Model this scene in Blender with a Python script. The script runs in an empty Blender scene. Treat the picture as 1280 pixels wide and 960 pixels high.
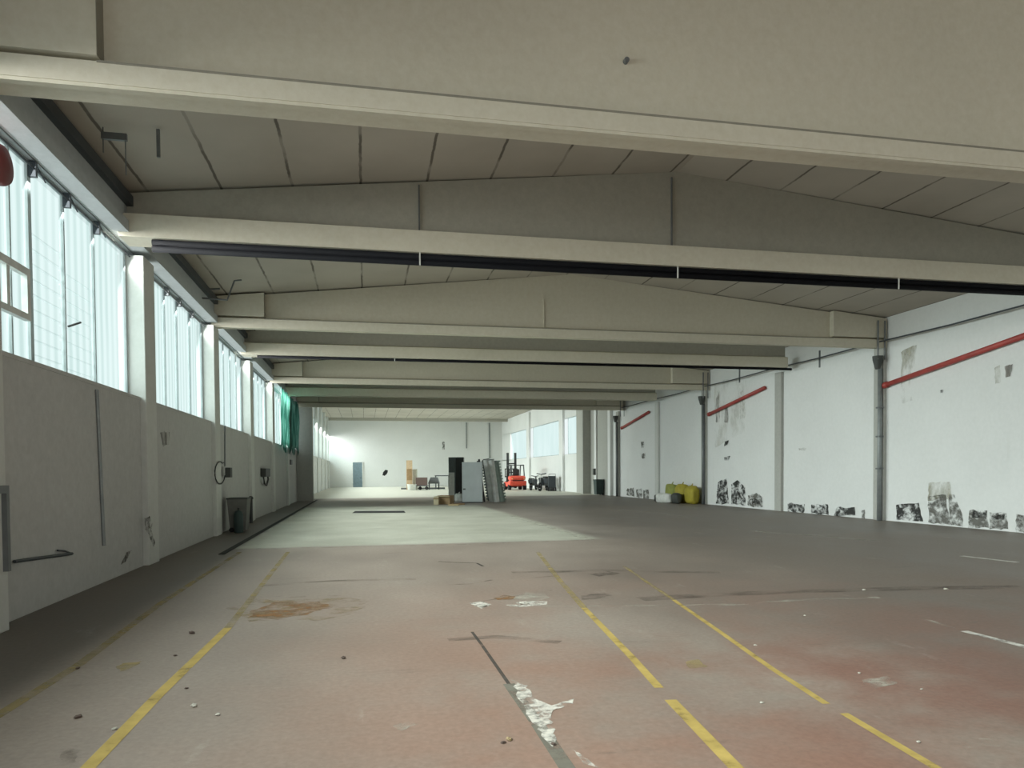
import bpy, bmesh, math, random
from mathutils import Vector, Matrix
random.seed(7)
C = bpy.context.scene.collection
sc = bpy.context.scene

# ------------------------------------------------------------------ camera
R = [[0.9797535, -0.2000816, -0.0070981],      # right
     [0.1998405, 0.9794884, -0.0258135],       # forward
     [0.0121174, 0.0238724, 0.9996416]]        # up
FPX, CY, H = 904.0, 613.3, 1.6
cam_d = bpy.data.cameras.new('camera')
cam = bpy.data.objects.new('camera', cam_d)
C.objects.link(cam)
cam_d.sensor_width = 36.0
cam_d.lens = FPX / 1280 * 36
cam_d.shift_y = (CY - 480) / 1280
cam_d.clip_end = 400
cam.matrix_world = Matrix(((R[0][0], R[2][0], -R[1][0], 0), (R[0][1], R[2][1], -R[1][1], 0),
                           (R[0][2], R[2][2], -R[1][2], H), (0, 0, 0, 1)))
sc.camera = cam


def at(px, py, axis, val):
    """the place in the hall seen at a pixel, on the plane axis = val"""
    q = ((px - 640) / FPX, 1.0, -(py - CY) / FPX)
    d = [sum(R[j][i] * q[j] for j in range(3)) for i in range(3)]
    o = (0, 0, H)
    t = (val - o[axis]) / d[axis]
    return Vector([o[i] + t * d[i] for i in range(3)])


def fl(px, py, z=0.0):
    return at(px, py, 2, z)


# ------------------------------------------------------------------ materials
def nodes(name):
    m = bpy.data.materials.new(name)
    m.use_nodes = True
    nt = m.node_tree
    nt.nodes.clear()
    return m, nt, nt.nodes, nt.links


def ramp(nt, fac, stops):
    r = nt.nodes.new('ShaderNodeValToRGB')
    el = r.color_ramp.elements
    while len(el) > 1:
        el.remove(el[0])
    el[0].position = stops[0][0]
    el[0].color = (*stops[0][1], 1)
    for p, c in stops[1:]:
        e = el.new(p)
        e.color = (*c, 1)
    nt.links.new(fac, r.inputs[0])
    return r.outputs[0]


def gray(v):
    return (v, v, v)


def noise(nt, scale, detail=4, rough=.55, stretch=(1, 1, 1), off=(0, 0, 0)):
    n, l = nt.nodes, nt.links
    tc = n.new('ShaderNodeTexCoord')
    mp = n.new('ShaderNodeMapping')
    mp.inputs['Scale'].default_value = stretch
    mp.inputs['Location'].default_value = off
    nz = n.new('ShaderNodeTexNoise')
    nz.inputs['Scale'].default_value = scale
    nz.inputs['Detail'].default_value = detail
    nz.inputs['Roughness'].default_value = rough
    l.new(tc.outputs['Object'], mp.inputs[0])
    l.new(mp.outputs[0], nz.inputs['Vector'])
    return nz.outputs['Fac']


def mixc(nt, fac, a, b, mode='MIX'):
    m = nt.nodes.new('ShaderNodeMix')
    m.data_type = 'RGBA'
    m.blend_type = mode
    for i, v in ((0, fac), (6, a), (7, b)):
        if isinstance(v, (int, float)):
            m.inputs[i].default_value = v
        elif isinstance(v, tuple):
            m.inputs[i].default_value = (*v, 1)
        else:
            nt.links.new(v, m.inputs[i])
    return m.outputs[2]


def math_(nt, op, a, b=0.0, clamp=False):
    m = nt.nodes.new('ShaderNodeMath')
    m.operation = op
    m.use_clamp = clamp
    for i, v in ((0, a), (1, b)):
        if isinstance(v, (int, float)):
            m.inputs[i].default_value = v
        else:
            nt.links.new(v, m.inputs[i])
    return m.outputs[0]


def sstep(nt, v, a, b):
    m = nt.nodes.new('ShaderNodeMapRange')
    m.interpolation_type = 'SMOOTHSTEP'
    nt.links.new(v, m.inputs[0])
    m.inputs[1].default_value = a
    m.inputs[2].default_value = b
    return m.outputs[0]


def principled(nt, col, rough=.8, metal=0.0, bump=None, bs=.1, spec=.5):
    n, l = nt.nodes, nt.links
    b = n.new('ShaderNodeBsdfPrincipled')
    if isinstance(col, tuple):
        b.inputs['Base Color'].default_value = (*col, 1)
    else:
        l.new(col, b.inputs['Base Color'])
    if isinstance(rough, float):
        b.inputs['Roughness'].default_value = rough
    else:
        l.new(rough, b.inputs['Roughness'])
    b.inputs['Metallic'].default_value = metal
    b.inputs['Specular IOR Level'].default_value = spec
    if bump is not None:
        bp = n.new('ShaderNodeBump')
        bp.inputs['Strength'].default_value = bs
        bp.inputs['Distance'].default_value = .02
        l.new(bump, bp.inputs['Height'])
        l.new(bp.outputs[0], b.inputs['Normal'])
    return b


def out(nt, sh):
    o = nt.nodes.new('ShaderNodeOutputMaterial')
    nt.links.new(sh, o.inputs[0])


def simple(name, col, rough=.7, metal=0.0, var=.12, scale=6, spec=.5):
    m, nt, n, l = nodes(name)
    f = noise(nt, scale, 3)
    c = ramp(nt, f, [(.3, tuple(max(0, x * (1 - var)) for x in col)), (.7, tuple(min(1, x * (1 + var)) for x in col))])
    out(nt, principled(nt, c, rough, metal, spec=spec).outputs[0])
    return m


def plaster(name, base, dirt, amount=.5, streak=True):
    m, nt, n, l = nodes(name)
    big = noise(nt, .35, 5, .6)
    c = ramp(nt, big, [(.3, tuple(x * .93 for x in base)), (.65, base)])
    st = noise(nt, 1.0, 5, .65, stretch=(1.5, 1.5, .18) if streak else (1, 1, 1))
    f = sstep(nt, st, .60, .85)
    f = math_(nt, 'MULTIPLY', f, amount)
    c = mixc(nt, f, c, dirt)
    fine = noise(nt, 9, 4, .7)
    c = mixc(nt, .12, c, ramp(nt, fine, [(.3, gray(.3)), (.7, gray(.9))]), 'OVERLAY')
    out(nt, principled(nt, c, .85, 0, noise(nt, 14, 4), .12, .3).outputs[0])
    return m


M = {}
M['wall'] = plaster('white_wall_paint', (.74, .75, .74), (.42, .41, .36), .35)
M['wall_l'] = plaster('shaded_white_wall_paint', (.52, .52, .505), (.33, .325, .30), .4)  # left wall's white, darkened in the colour for its backlit shade
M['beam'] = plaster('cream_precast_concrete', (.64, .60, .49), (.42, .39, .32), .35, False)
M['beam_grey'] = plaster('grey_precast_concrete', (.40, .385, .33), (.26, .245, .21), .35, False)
M['recess_shade'] = plaster('shaded_concrete_edge', (.27, .255, .21), (.18, .17, .14), .5, False)
M['column'] = plaster('column_paint', (.62, .63, .60), (.40, .39, .34), .4)
M['dark_col'] = plaster('grey_column_and_wall_shade', (.42, .42, .39), (.24, .24, .21), .5)
M['gutter'] = plaster('gutter_concrete', (.42, .45, .46), (.2, .22, .23), .6)
M['steel_dark'] = simple('dark_steel', (.055, .065, .075), .45, .3)
M['pipe_black'] = simple('black_pipe', (.008, .008, .010), .75, .0, spec=.1)
M['slat'] = simple('pale_shadow_slat', (.45, .52, .52), .5)
def frame_pale():
    m, nt, n, l = nodes('pale_window_frame')
    c = ramp(nt, noise(nt, 4, 3), [(.3, (.40, .45, .46)), (.7, (.50, .55, .55))])
    d = n.new('ShaderNodeBsdfDiffuse')
    l.new(c, d.inputs[0])
    tr = n.new('ShaderNodeBsdfTranslucent')
    l.new(c, tr.inputs[0])
    mx = n.new('ShaderNodeMixShader')
    mx.inputs[0].default_value = .15
    l.new(d.outputs[0], mx.inputs[1])
    l.new(tr.outputs[0], mx.inputs[2])
    out(nt, mx.outputs[0])
    return m


M['frame_pale'] = frame_pale()
M['sash'] = simple('pale_painted_sash', (.66, .68, .66), .6)
M['steel_grey'] = simple('grey_steel', (.26, .28, .28), .5, .3)
M['steel_mid'] = simple('mid_grey_steel', (.16, .17, .175), .5, .3)
M['white_clip'] = simple('white_clip', (.7, .7, .66), .6)
M['red_pipe'] = simple('red_drain_pipe', (.36, .055, .045), .5, 0, .2, 3)
M['red_bell'] = simple('dark_red_enamel', (.17, .035, .035), .5)
M['red_truck'] = simple('red_truck_paint', (.80, .10, .06), .35)
M['rubber'] = simple('rubber', (.02, .02, .022), .8)
M['black'] = simple('black_plastic', (.025, .027, .027), .55)
M['cab_grey'] = simple('grey_cabinet_paint', (.58, .63, .65), .5, 0, .06, 2)
M['cab_dark'] = simple('dark_cabinet_paint', (.10, .125, .125), .5)
M['silver'] = simple('galvanised_sheet', (.78, .80, .78), .38, .05, .15, 3)
M['green_grey'] = simple('green_grey_sheet', (.32, .40, .36), .5)
M['card'] = simple('cardboard', (.36, .25, .14), .85)
M['card_light'] = simple('pale_cardboard', (.62, .55, .38), .85)
M['tan'] = simple('tan_board', (.52, .38, .24), .75)
M['brown'] = simple('brown_crate', (.13, .085, .075), .75)
M['brown_mid'] = simple('brown_panel', (.30, .19, .09), .75)
M['beige'] = simple('beige_bin', (.50, .48, .40), .7)
M['wood'] = simple('raw_timber', (.42, .32, .18), .8)
M['white_bag'] = simple('white_sack', (.68, .69, .66), .8)
M['yellow_bag'] = simple('yellow_sack', (.36, .30, .03), .7)
M['olive'] = simple('olive_sack', (.26, .28, .06), .75)
M['bin_green'] = simple('dark_green_bin', (.035, .06, .055), .6)
M['bin_grey'] = simple('grey_bin', (.15, .15, .135), .7)
M['bin_dark'] = simple('dark_box', (.05, .055, .05), .6)
M['door_blue'] = simple('blue_grey_door', (.17, .235, .27), .6)
M['rubble'] = simple('rubble_white', (.52, .49, .43), .9)
M['rubble_tan'] = simple('rubble_tan', (.42, .32, .18), .9)
M['rubble_dark'] = simple('rubble_dark', (.12, .085, .07), .9)
M['hole'] = simple('black_hole', (.012, .012, .012), .9)
M['light_orange'] = simple('orange_lamp', (.85, .45, .2), .5)


def roof_mat():
    m, nt, n, l = nodes('roof_slabs')
    tc = n.new('ShaderNodeTexCoord')
    sp = n.new('ShaderNodeSeparateXYZ')
    l.new(tc.outputs['Object'], sp.inputs[0])
    big = noise(nt, .4, 4)
    c = ramp(nt, big, [(.3, (.42, .385, .33)), (.7, (.51, .475, .41))])
    w = noise(nt, 3, 3)
    x = math_(nt, 'ADD', sp.outputs[0], math_(nt, 'MULTIPLY', math_(nt, 'SUBTRACT', w, .5), .05))
    x = math_(nt, 'ADD', x, 1140.0)
    fr = math_(nt, 'MODULO', x, 1.14)
    d = math_(nt, 'ABSOLUTE', math_(nt, 'SUBTRACT', fr, .57))
    joint = sstep(nt, d, .540, .556)
    wear = sstep(nt, noise(nt, .9, 3), .38, .55)
    wear = math_(nt, 'ADD', math_(nt, 'MULTIPLY', wear, .6), .35, True)
    c = mixc(nt, math_(nt, 'MULTIPLY', joint, wear), c, (.14, .125, .105))
    out(nt, principled(nt, c, .9, 0, noise(nt, 12, 3), .1, .2).outputs[0])
    return m


M['roof'] = roof_mat()


def floor_mat():
    m, nt, n, l = nodes('worn_painted_concrete')
    tc = n.new('ShaderNodeTexCoord')
    sp = n.new('ShaderNodeSeparateXYZ')
    l.new(tc.outputs['Object'], sp.inputs[0])
    X, Y = sp.outputs[0], sp.outputs[1]
    wob = math_(nt, 'SUBTRACT', noise(nt, .7, 5, .6), .5)
    # bare grey concrete with wide grime
    grime = noise(nt, .28, 6, .62, stretch=(1, .55, 1))
    c = ramp(nt, grime, [(.34, (.19, .160, .143)), (.5, (.285, .245, .216)), (.64, (.365, .318, .28))])
    # worn red floor paint, patchy, on the near floor
    rn = noise(nt, .42, 6, .62, off=(3, 1, 0))
    redness = math_(nt, 'SUBTRACT', 1.0, sstep(nt, math_(nt, 'ADD', Y, math_(nt, 'MULTIPLY', wob, 6)), 3.0, 13.0))
    redx = sstep(nt, math_(nt, 'ADD', X, math_(nt, 'MULTIPLY', wob, 3.0)), -2.2, 1.4)
    red = math_(nt, 'MULTIPLY', redness, redx)
    red = math_(nt, 'MULTIPLY', red, sstep(nt, rn, .33, .62))
    c = mixc(nt, math_(nt, 'MULTIPLY', red, .85), c, (.31, .155, .11))
    # pinkish paint film nearly everywhere before the joint at 16 m
    pink = math_(nt, 'SUBTRACT', 1.0, sstep(nt, Y, 15.9, 16.6))
    c = mixc(nt, math_(nt, 'MULTIPLY', pink, .25), c, (.38, .28, .215))
    # right half: darker worn traffic film
    dk = sstep(nt, math_(nt, 'ADD', math_(nt, 'SUBTRACT', X, math_(nt, 'MULTIPLY', Y, .10)), math_(nt, 'MULTIPLY', wob, 4)), 1.0, 6.5)
    c = mixc(nt, math_(nt, 'MULTIPLY', dk, .6), c, (.12, .102, .086))
    red2 = math_(nt, 'MULTIPLY', math_(nt, 'SUBTRACT', 1.0, sstep(nt, math_(nt, 'ADD', Y, math_(nt, 'MULTIPLY', wob, 5)), 3.5, 9.0)), sstep(nt, rn, .36, .58))
    red2 = math_(nt, 'MULTIPLY', red2, sstep(nt, X, 1.0, 4.0))
    c = mixc(nt, math_(nt, 'MULTIPLY', red2, .55), c, (.20, .085, .065))
    # left side aisle: unpainted concrete, darkened for the shade under the windows
    la = math_(nt, 'SUBTRACT', 1.0, sstep(nt, math_(nt, 'ADD', X, math_(nt, 'MULTIPLY', wob, .35)), -2.75, -2.35))
    c = mixc(nt, math_(nt, 'MULTIPLY', la, .6), c, (.075, .072, .066))
    # new pale screed between the joint at 16 m and the far hall
    x1 = math_(nt, 'ADD', X, math_(nt, 'MULTIPLY', wob, .25))
    y1 = math_(nt, 'ADD', Y, math_(nt, 'MULTIPLY', wob, .5))
    s = math_(nt, 'MULTIPLY', sstep(nt, y1, 16.1, 16.5), math_(nt, 'SUBTRACT', 1.0, sstep(nt, y1, 34.0, 36.0)))
    s = math_(nt, 'MULTIPLY', s, sstep(nt, x1, -2.8, -2.6))
    s = math_(nt, 'MULTIPLY', s, math_(nt, 'SUBTRACT', 1.0, sstep(nt, x1, 5.2, 5.6)))
    c = mixc(nt, math_(nt, 'MULTIPLY', s, .9), c,
             ramp(nt, noise(nt, .5, 5, .6), [(.35, (.40, .40, .33)), (.65, (.53, .53, .45))]))
    # far hall: floor colour lightened for the light of its windows
    fh = sstep(nt, y1, 46.0, 48.0)
    c = mixc(nt, math_(nt, 'MULTIPLY', fh, .85), c, (.62, .61, .53))
    # fine scuffs and specks
    sc_ = sstep(nt, noise(nt, 2.2, 6, .7, stretch=(1, .35, 1), off=(9, 2, 0)), .60, .74)
    c = mixc(nt, math_(nt, 'MULTIPLY', sc_, .30), c, (.46, .42, .37))
    sc2 = sstep(nt, noise(nt, 1.6, 6, .7, stretch=(.35, 1.6, 1), off=(4, 7, 0)), .60, .76)
    c = mixc(nt, math_(nt, 'MULTIPLY', sc2, .5), c, (.10, .085, .075))
    fine = noise(nt, 22, 4, .7)
    c = mixc(nt, .22, c, ramp(nt, fine, [(.3, gray(.25)), (.7, gray(.85))]), 'OVERLAY')
    rg = ramp(nt, grime, [(.3, gray(.42)), (.7, gray(.62))])
    out(nt, principled(nt, c, rg, 0, noise(nt, 6, 6), .06, .4).outputs[0])
    return m


M['floor'] = floor_mat()


def worn(name, col, lo=.35, hi=.55, scale=3.0, stretch=(1, 1, 1), alpha=1.0, rough=.7, off=(0, 0, 0)):
    """paint or dirt film worn through to what lies under it"""
    m, nt, n, l = nodes(name)
    f = sstep(nt, noise(nt, scale, 6, .68, stretch, off), lo, hi)
    f = math_(nt, 'MULTIPLY', f, alpha)
    c = ramp(nt, noise(nt, scale * 2, 4), [(.3, tuple(x * .8 for x in col)), (.7, tuple(min(1, x * 1.15) for x in col))])
    b = principled(nt, c, rough, 0, spec=.2)
    t = n.new('ShaderNodeBsdfTransparent')
    mx = n.new('ShaderNodeMixShader')
    l.new(f, mx.inputs[0])
    l.new(t.outputs[0], mx.inputs[1])
    l.new(b.outputs[0], mx.inputs[2])
    out(nt, mx.outputs[0])
    return m


M['yellow'] = worn('yellow_line_paint', (.56, .41, .13), .22, .46, 2.6, alpha=.88)
M['yellow_faint'] = worn('faded_yellow_line_paint', (.46, .36, .15), .22, .62, 2.6, alpha=.55)
M['white_line'] = worn('white_line_paint', (.72, .70, .65), .36, .52, 3, alpha=.9)
M['white_faint'] = worn('faded_white_paint', (.58, .55, .47), .38, .70, 3.5, alpha=.55)
M['plaster_spill'] = worn('white_plaster_spill', (.74, .70, .63), .36, .60, 7, alpha=.9)
M['rust'] = worn('rusty_sawdust', (.32, .17, .07), .34, .68, 5.0, (.7, 1, 1), .9)
M['rust_pale'] = worn('pale_sawdust', (.42, .32, .19), .44, .76, 4.0, (.7, 1, 1), .8)
M['dark_smear'] = worn('dark_smear', (.12, .10, .085), .40, .66, 2.5, alpha=.45)
M['film'] = worn('brown_tyre_film', (.11, .085, .07), .36, .74, 2.0, (.6, 1.4, 1), .5)
M['damp_faint'] = worn('faint_damp_stain', (.55, .53, .45), .42, .75, 1.2, (1, 1, .5), .4, .9)
M['joint'] = worn('dark_joint', (.10, .09, .08), .2, .5, 3, alpha=.75)
M['grey_fill'] = worn('grey_joint_filler', (.24, .23, .19), .3, .5, 3, alpha=.75)
M['soot'] = worn('black_scuff', (.042, .042, .04), .37, .56, 3.6, (1, 1, 1.3), .85, .9)
M['soot_soft'] = worn('grey_scuff', (.14, .135, .12), .36, .58, 3.0, (1, 1, 1.2), .75, .9)
M['damp'] = worn('damp_stain', (.40, .38, .29), .40, .68, 1.6, (1, 1, .5), .6, .9)
M['damp_dark'] = worn('dark_damp_streak', (.16, .14, .12), .36, .6, 2.2, (1, 1, .3), .65, .9)


def pane_mat():
    m, nt, n, l = nodes('channel_glass')
    tc = n.new('ShaderNodeTexCoord')
    sp = n.new('ShaderNodeSeparateXYZ')
    l.new(tc.outputs['Object'], sp.inputs[0])
    w = n.new('ShaderNodeTexWave')
    w.wave_type = 'BANDS'
    w.bands_direction = 'Y'
    w.inputs['Scale'].default_value = 1.25
    w.inputs['Distortion'].default_value = .6
    l.new(tc.outputs['Object'], w.inputs['Vector'])
    nb = noise(nt, .7, 3, stretch=(1, 1, .3))
    c = ramp(nt, w.outputs['Fac'], [(.15, (.60, .76, .74)), (.6, (.80, .95, .93)), (1, (.86, .98, .98))])
    c = mixc(nt, math_(nt, 'MULTIPLY', sstep(nt, nb, .4, .7), .5), c, (.9, 1, 1))
    em = n.new('ShaderNodeEmission')
    l.new(c, em.inputs[0])
    em.inputs[1].default_value = .98
    t = n.new('ShaderNodeBsdfTransparent')
    t.inputs[0].default_value = (.92, 1, .99, 1)
    mx = n.new('ShaderNodeMixShader')
    mx.inputs[0].default_value = .5
    l.new(t.outputs[0], mx.inputs[1])
    l.new(em.outputs[0], mx.inputs[2])
    out(nt, mx.outputs[0])
    return m


M['pane'] = pane_mat()


def tarp_mat():
    m, nt, n, l = nodes('green_net')
    f = noise(nt, 2.2, 4, .6, (1, 2.5, .4))
    c = ramp(nt, f, [(.35, (.08, .20, .17)), (.55, (.22, .40, .35)), (.75, (.66, .80, .76))])
    d = n.new('ShaderNodeBsdfDiffuse')
    l.new(c, d.inputs[0])
    tr = n.new('ShaderNodeBsdfTranslucent')
    l.new(c, tr.inputs[0])
    mx = n.new('ShaderNodeMixShader')
    mx.inputs[0].default_value = .65
    l.new(d.outputs[0], mx.inputs[1])
    l.new(tr.outputs[0], mx.inputs[2])
    out(nt, mx.outputs[0])
    return m


M['tarp'] = tarp_mat()


# ------------------------------------------------------------------ mesh helpers
class MB:
    def __init__(self):
        self.bm = bmesh.new()

    def box(self, x0, x1, y0, y1, z0, z1, mat=None, bevel=0.0):
        vs = [self.bm.verts.new((x, y, z)) for x in (x0, x1) for y in (y0, y1) for z in (z0, z1)]
        fs = [(0, 1, 3, 2), (4, 6, 7, 5), (0, 4, 5, 1), (2, 3, 7, 6), (0, 2, 6, 4), (1, 5, 7, 3)]
        faces = [self.bm.faces.new([vs[i] for i in f]) for f in fs]
        if bevel:
            ed = list({e for f in faces for e in f.edges})
            r = bmesh.ops.bevel(self.bm, geom=ed, offset=bevel, segments=2, affect='EDGES', profile=.5)
            vs = list({v for f in r['faces'] for v in f.verts} | {v for v in vs if v.is_valid})
        if mat is not None:
            for v in vs:
                if v.is_valid:
                    v.co = mat @ v.co
        return self

    def tube(self, pts, r, seg=10, cap=True, r2=None):
        pts = [Vector(p) for p in pts]
        rings = []
        for i, p in enumerate(pts):
            d = (pts[min(i + 1, len(pts) - 1)] - pts[max(i - 1, 0)]).normalized()
            a = Vector((0, 0, 1)) if abs(d.z) < .9 else Vector((1, 0, 0))
            u = d.cross(a).normalized()
            v = d.cross(u).normalized()
            rr = r if r2 is None else r + (r2 - r) * i / (len(pts) - 1)
            rings.append([self.bm.verts.new(p + rr * (math.cos(t) * u + math.sin(t) * v))
                          for t in [2 * math.pi * k / seg for k in range(seg)]])
        for a, b in zip(rings, rings[1:]):
            for k in range(seg):
                self.bm.faces.new((a[k], a[(k + 1) % seg], b[(k + 1) % seg], b[k]))
        if cap:
            self.bm.faces.new(rings[0][::-1])
            self.bm.faces.new(rings[-1])
        return self

    def lathe(self, prof, seg=20, mat=None):
        """profile of (radius, z) turned about z"""
        rings = []
        for r, z in prof:
            rings.append([self.bm.verts.new((r * math.cos(2 * math.pi * k / seg), r * math.sin(2 * math.pi * k / seg), z)) for k in range(seg)])
        for a, b in zip(rings, rings[1:]):
            for k in range(seg):
                self.bm.faces.new((a[k], a[(k + 1) % seg], b[(k + 1) % seg], b[k]))
        self.bm.faces.new(rings[0][::-1])
        self.bm.faces.new(rings[-1])
        if mat is not None:
            for ring in rings:
                for v in ring:
                    v.co = mat @ v.co
        return self

    def prism(self, poly, axis, a, b):
        """polygon in the two other axes, extruded along axis from a to b"""
        def mk(p, t):
            q = list(p)
            q.insert(axis, t)
            return self.bm.verts.new(q)
        A = [mk(p, a) for p in poly]
        B = [mk(p, b) for p in poly]
        n = len(poly)
        self.bm.faces.new(A[::-1])
        self.bm.faces.new(B)
        for k in range(n):
            self.bm.faces.new((A[k], A[(k + 1) % n], B[(k + 1) % n], B[k]))
        return self

    def sheet(self, pts):
        self.bm.faces.new([self.bm.verts.new(p) for p in pts])
        return self

    def build(self, name, mat, parent=None, loc=None, rot=None, smooth=False):
        bmesh.ops.recalc_face_normals(self.bm, faces=self.bm.faces[:])
        me = bpy.data.meshes.new(name)
        self.bm.to_mesh(me)
        self.bm.free()
        me.materials.append(mat)
        if smooth:
            for p in me.polygons:
                p.use_smooth = True
        o = bpy.data.objects.new(name, me)
        C.objects.link(o)
        if parent:
            o.parent = parent
        if loc is not None:
            o.location = loc
        if rot is not None:
            o.rotation_euler = rot
        return o


def tag(o, label=None, cat=None, group=None, kind=None):
    if label: o['label'] = label
    if cat: o['category'] = cat
    if group: o['group'] = group
    if kind: o['kind'] = kind
    return o


def thing(name, label, cat, loc=(0, 0, 0), rz=0.0, group=None):
    o = bpy.data.objects.new(name, None)
    C.objects.link(o)
    o.empty_display_size = .2
    o.location = loc
    o.rotation_euler = (0, 0, rz)
    return tag(o, label, cat, group)


def struct(o):
    o['kind'] = 'structure'
    return o


# ------------------------------------------------------------------ the hall
XL, XR = -3.82, 15.98
Y0, S = 8.03, 6.0
YN, YE = -16.0, 84.0            # near end behind the camera, far end wall
YH = 50.0                       # where the low hall opens into the taller far hall
SILL, LINT, EAVE = 2.95, 5.48, 6.15
RX, RZ = 5.85, 7.22             # ridge
ER = 6.28
ZB = 5.41                       # beam underside
NB = .9                         # the bay at the viewpoint has a higher roof
TOPF = 7.6                      # far hall ceiling


def roof(x):
    return EAVE + (RZ - EAVE) * (x - XL) / (RX - XL) if x < RX else ER + (RZ - ER) * (XR - x) / (XR - RX)


def ky(k):
    return Y0 + S * k


floor = struct(MB().box(XL - .6, XR + .6, YN - .4, YE + .4, -.3, 0).build('floor', M['floor']))

b = MB()
b.prism([(XL - .5, EAVE), (RX, RZ), (XR + .5, ER), (XR + .5, ER + .3), (RX, RZ + .3), (XL - .5, EAVE + .3)], 1, 8.0, YH)
b.prism([(XL - .5, EAVE + NB), (RX, RZ + NB), (XR + .5, ER + NB), (XR + .5, ER + NB + .3), (RX, RZ + NB + .3), (XL - .5, EAVE + NB + .3)], 1, YN - .3, 8.0)
b.box(XL - .5, XR + .5, YH, YE + .3, TOPF, TOPF + .3)
b.prism([(XL - .5, EAVE), (RX, RZ), (XR + .5, ER), (XR + .5, TOPF + .3), (XL - .5, TOPF + .3)], 1, YH - .01, YH + .15)
struct(b.build('ceiling', M['roof']))

# left wall below and above the strip windows
b = MB()
b.box(XL - .35, XL, YN, YE, 0, SILL)
b.box(XL - .37, XL + .012, YN, YE, SILL - .05, SILL)
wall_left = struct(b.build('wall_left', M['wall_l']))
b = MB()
b.box(XL - .35, XL - .12, YN, YH, LINT, EAVE + .05)
b.box(XL - .35, XL - .12, YN, 8.2, EAVE + .05, EAVE + NB + .05)
b.box(XL - .35, XL - .12, YH, YE, 6.1, TOPF)
struct(b.build('trim_1', M['gutter']))

# right wall: solid to 53 m, strip windows beyond
b = MB()
b.box(XR, XR + .3, YN, 53.2, 0, TOPF)
b.box(XR, XR + .3, 53.2, YE, 0, 2.98)
b.box(XR, XR + .3, 53.2, YE, 5.9, TOPF)
b.box(XR, XR + .3, 79.0, YE, 2.9, 5.95)
wall_right = struct(b.build('wall_right', M['wall']))
b = MB()
b.box(XL - .35, XR + .3, YE, YE + .3, 0, TOPF)
wall_back = struct(b.build('wall_back', M['wall']))
# the hall end behind the camera, with an unseen gate added for light
b = MB()
b.box(XL - .35, 1.0, YN - .3, YN, 0, RZ + .3)
b.box(12.0, XR + .3, YN - .3, YN, 0, RZ + .3)
b.box(1.0, 12.0, YN - .3, YN, 4.8, RZ + .3)
struct(b.build('wall_front', M['wall']))

# partial cross wall at the left where the low hall ends
b = MB()
b.box(XL, -2.92, 43.4, 44.0, 0, ZB)
struct(b.build('wall_stub', M['dark_col']))


# ---- strip windows on the left
win_n = [0]


def strip_window(y0, y1, x, z0, z1, bars, thick=(), extra=None):
    win_n[0] += 1
    f = MB()
    t = .05
    f.box(x - .03, x + .03, y0, y1, z0, z0 + t)
    f.box(x - .03, x + .03, y0, y1, z1 - t, z1)
    f.box(x - .03, x + .03, y0, y0 + t, z0 + t, z1 - t)
    f.box(x - .03, x + .03, y1 - t, y1, z0 + t, z1 - t)
    w = struct(f.build('window_%d' % win_n[0], M['frame_pale']))
    for yb in bars:
        r = .045 if yb in thick else .018
        MB().box(x - .025, x + .03, yb - r, yb + r, z0 + t, z1 - t).build('mullion', M['frame_pale'], w)
    MB().box(x - .012, x, y0 + t, y1 - t, z0 + t, z1 - t).build('pane', M['pane'], w)
    return w


XW = XL - .22
for k in range(-4, 13):
    a, c = ky(k) + .3, ky(k + 1) - .3
    top = LINT if a < YH else 6.1
    if k == 0:
        w = strip_window(a, c, XW, SILL, top, [9.5, 10.02, 11.07, 12.2], (10.02,))
        sl = MB()                                   # grey slats behind the pane, standing for soft shadow lines on it
        for i in range(9):
            z = 3.12 + i * .19
            sl.box(XW - .06, XW - .03, 10.08, 11.04, z, z + .016)
            if i < 8:
                sl.box(XW - .06, XW - .03, 11.1, 12.18, z - .03, z - .02)
        sl.build('shadow_slats', M['slat'], w)
        hp = MB()                                   # the open hopper sash
        y_a, y_b, z_a, z_b = 8.4, 9.78, 3.46, 4.08
        hp.box(XW + .05, XW + .12, y_a, y_b, z_a, z_a + .075)
        hp.box(XW + .05, XW + .12, y_a, y_b, z_b - .09, z_b)
        hp.box(XW + .05, XW + .12, y_b - .09, y_b, z_a + .075, z_b - .09)
        hp.box(XW + .06, XW + .11, 9.2, 9.28, z_a + .075, z_b - .09)
        hp.build('hopper_sash', M['sash'], w)
        MB().tube([(XW + .05, 11.1, 3.66), (XW + .09, 11.42, 3.78)], .016, 8).build('handle', M['steel_mid'], w)
    elif k == 1:
        strip_window(a, c, XW, SILL, top, [15.0, 16.2, 17.2, 18.4])
    else:
        L = c - a
        strip_window(a, c, XW, SILL, top, [a + L * q for q in (.2, .42, .62, .82)])
for a, c in ((53.25, 56.1), (58.6, 68.3), (70.9, 78.9)):
    strip_window(a, c, XR + .12, 2.98, 5.9, [])

# ---- concrete columns
left_lab = {0: 'grey white concrete column at the left edge, carrying a dark pipe frame',
            1: 'pale concrete column between the nearest window and the next, left wall',
            2: 'concrete column with a coiled cable hanging on it, left wall',
            3: 'narrow concrete column just beyond the grey bin, left wall',
            4: 'slim pale column beside the wall-mounted dark box, left wall',
            5: 'last pale column before the green net, left wall'}
for k in range(-2, 13):
    y = ky(k)
    hgt = ZB if y < YH else TOPF
    o = MB().box(XL - .33, XL + .2 if k == 0 else XL + .1, y - .32, y + .32, 0, hgt, bevel=.012).build('concrete_column', M['column'])
    lab = left_lab.get(k)
    if k == 1:
        col_near = o
    if k < 0:
        lab = 'concrete column of the left wall, behind the viewpoint'
    elif k == 6:
        lab = 'concrete column at the far side of the green net'
    elif k > 6:
        lab = 'bright concrete column along the far hall left wall'
    tag(o, lab, 'column', 'left wall columns')
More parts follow.
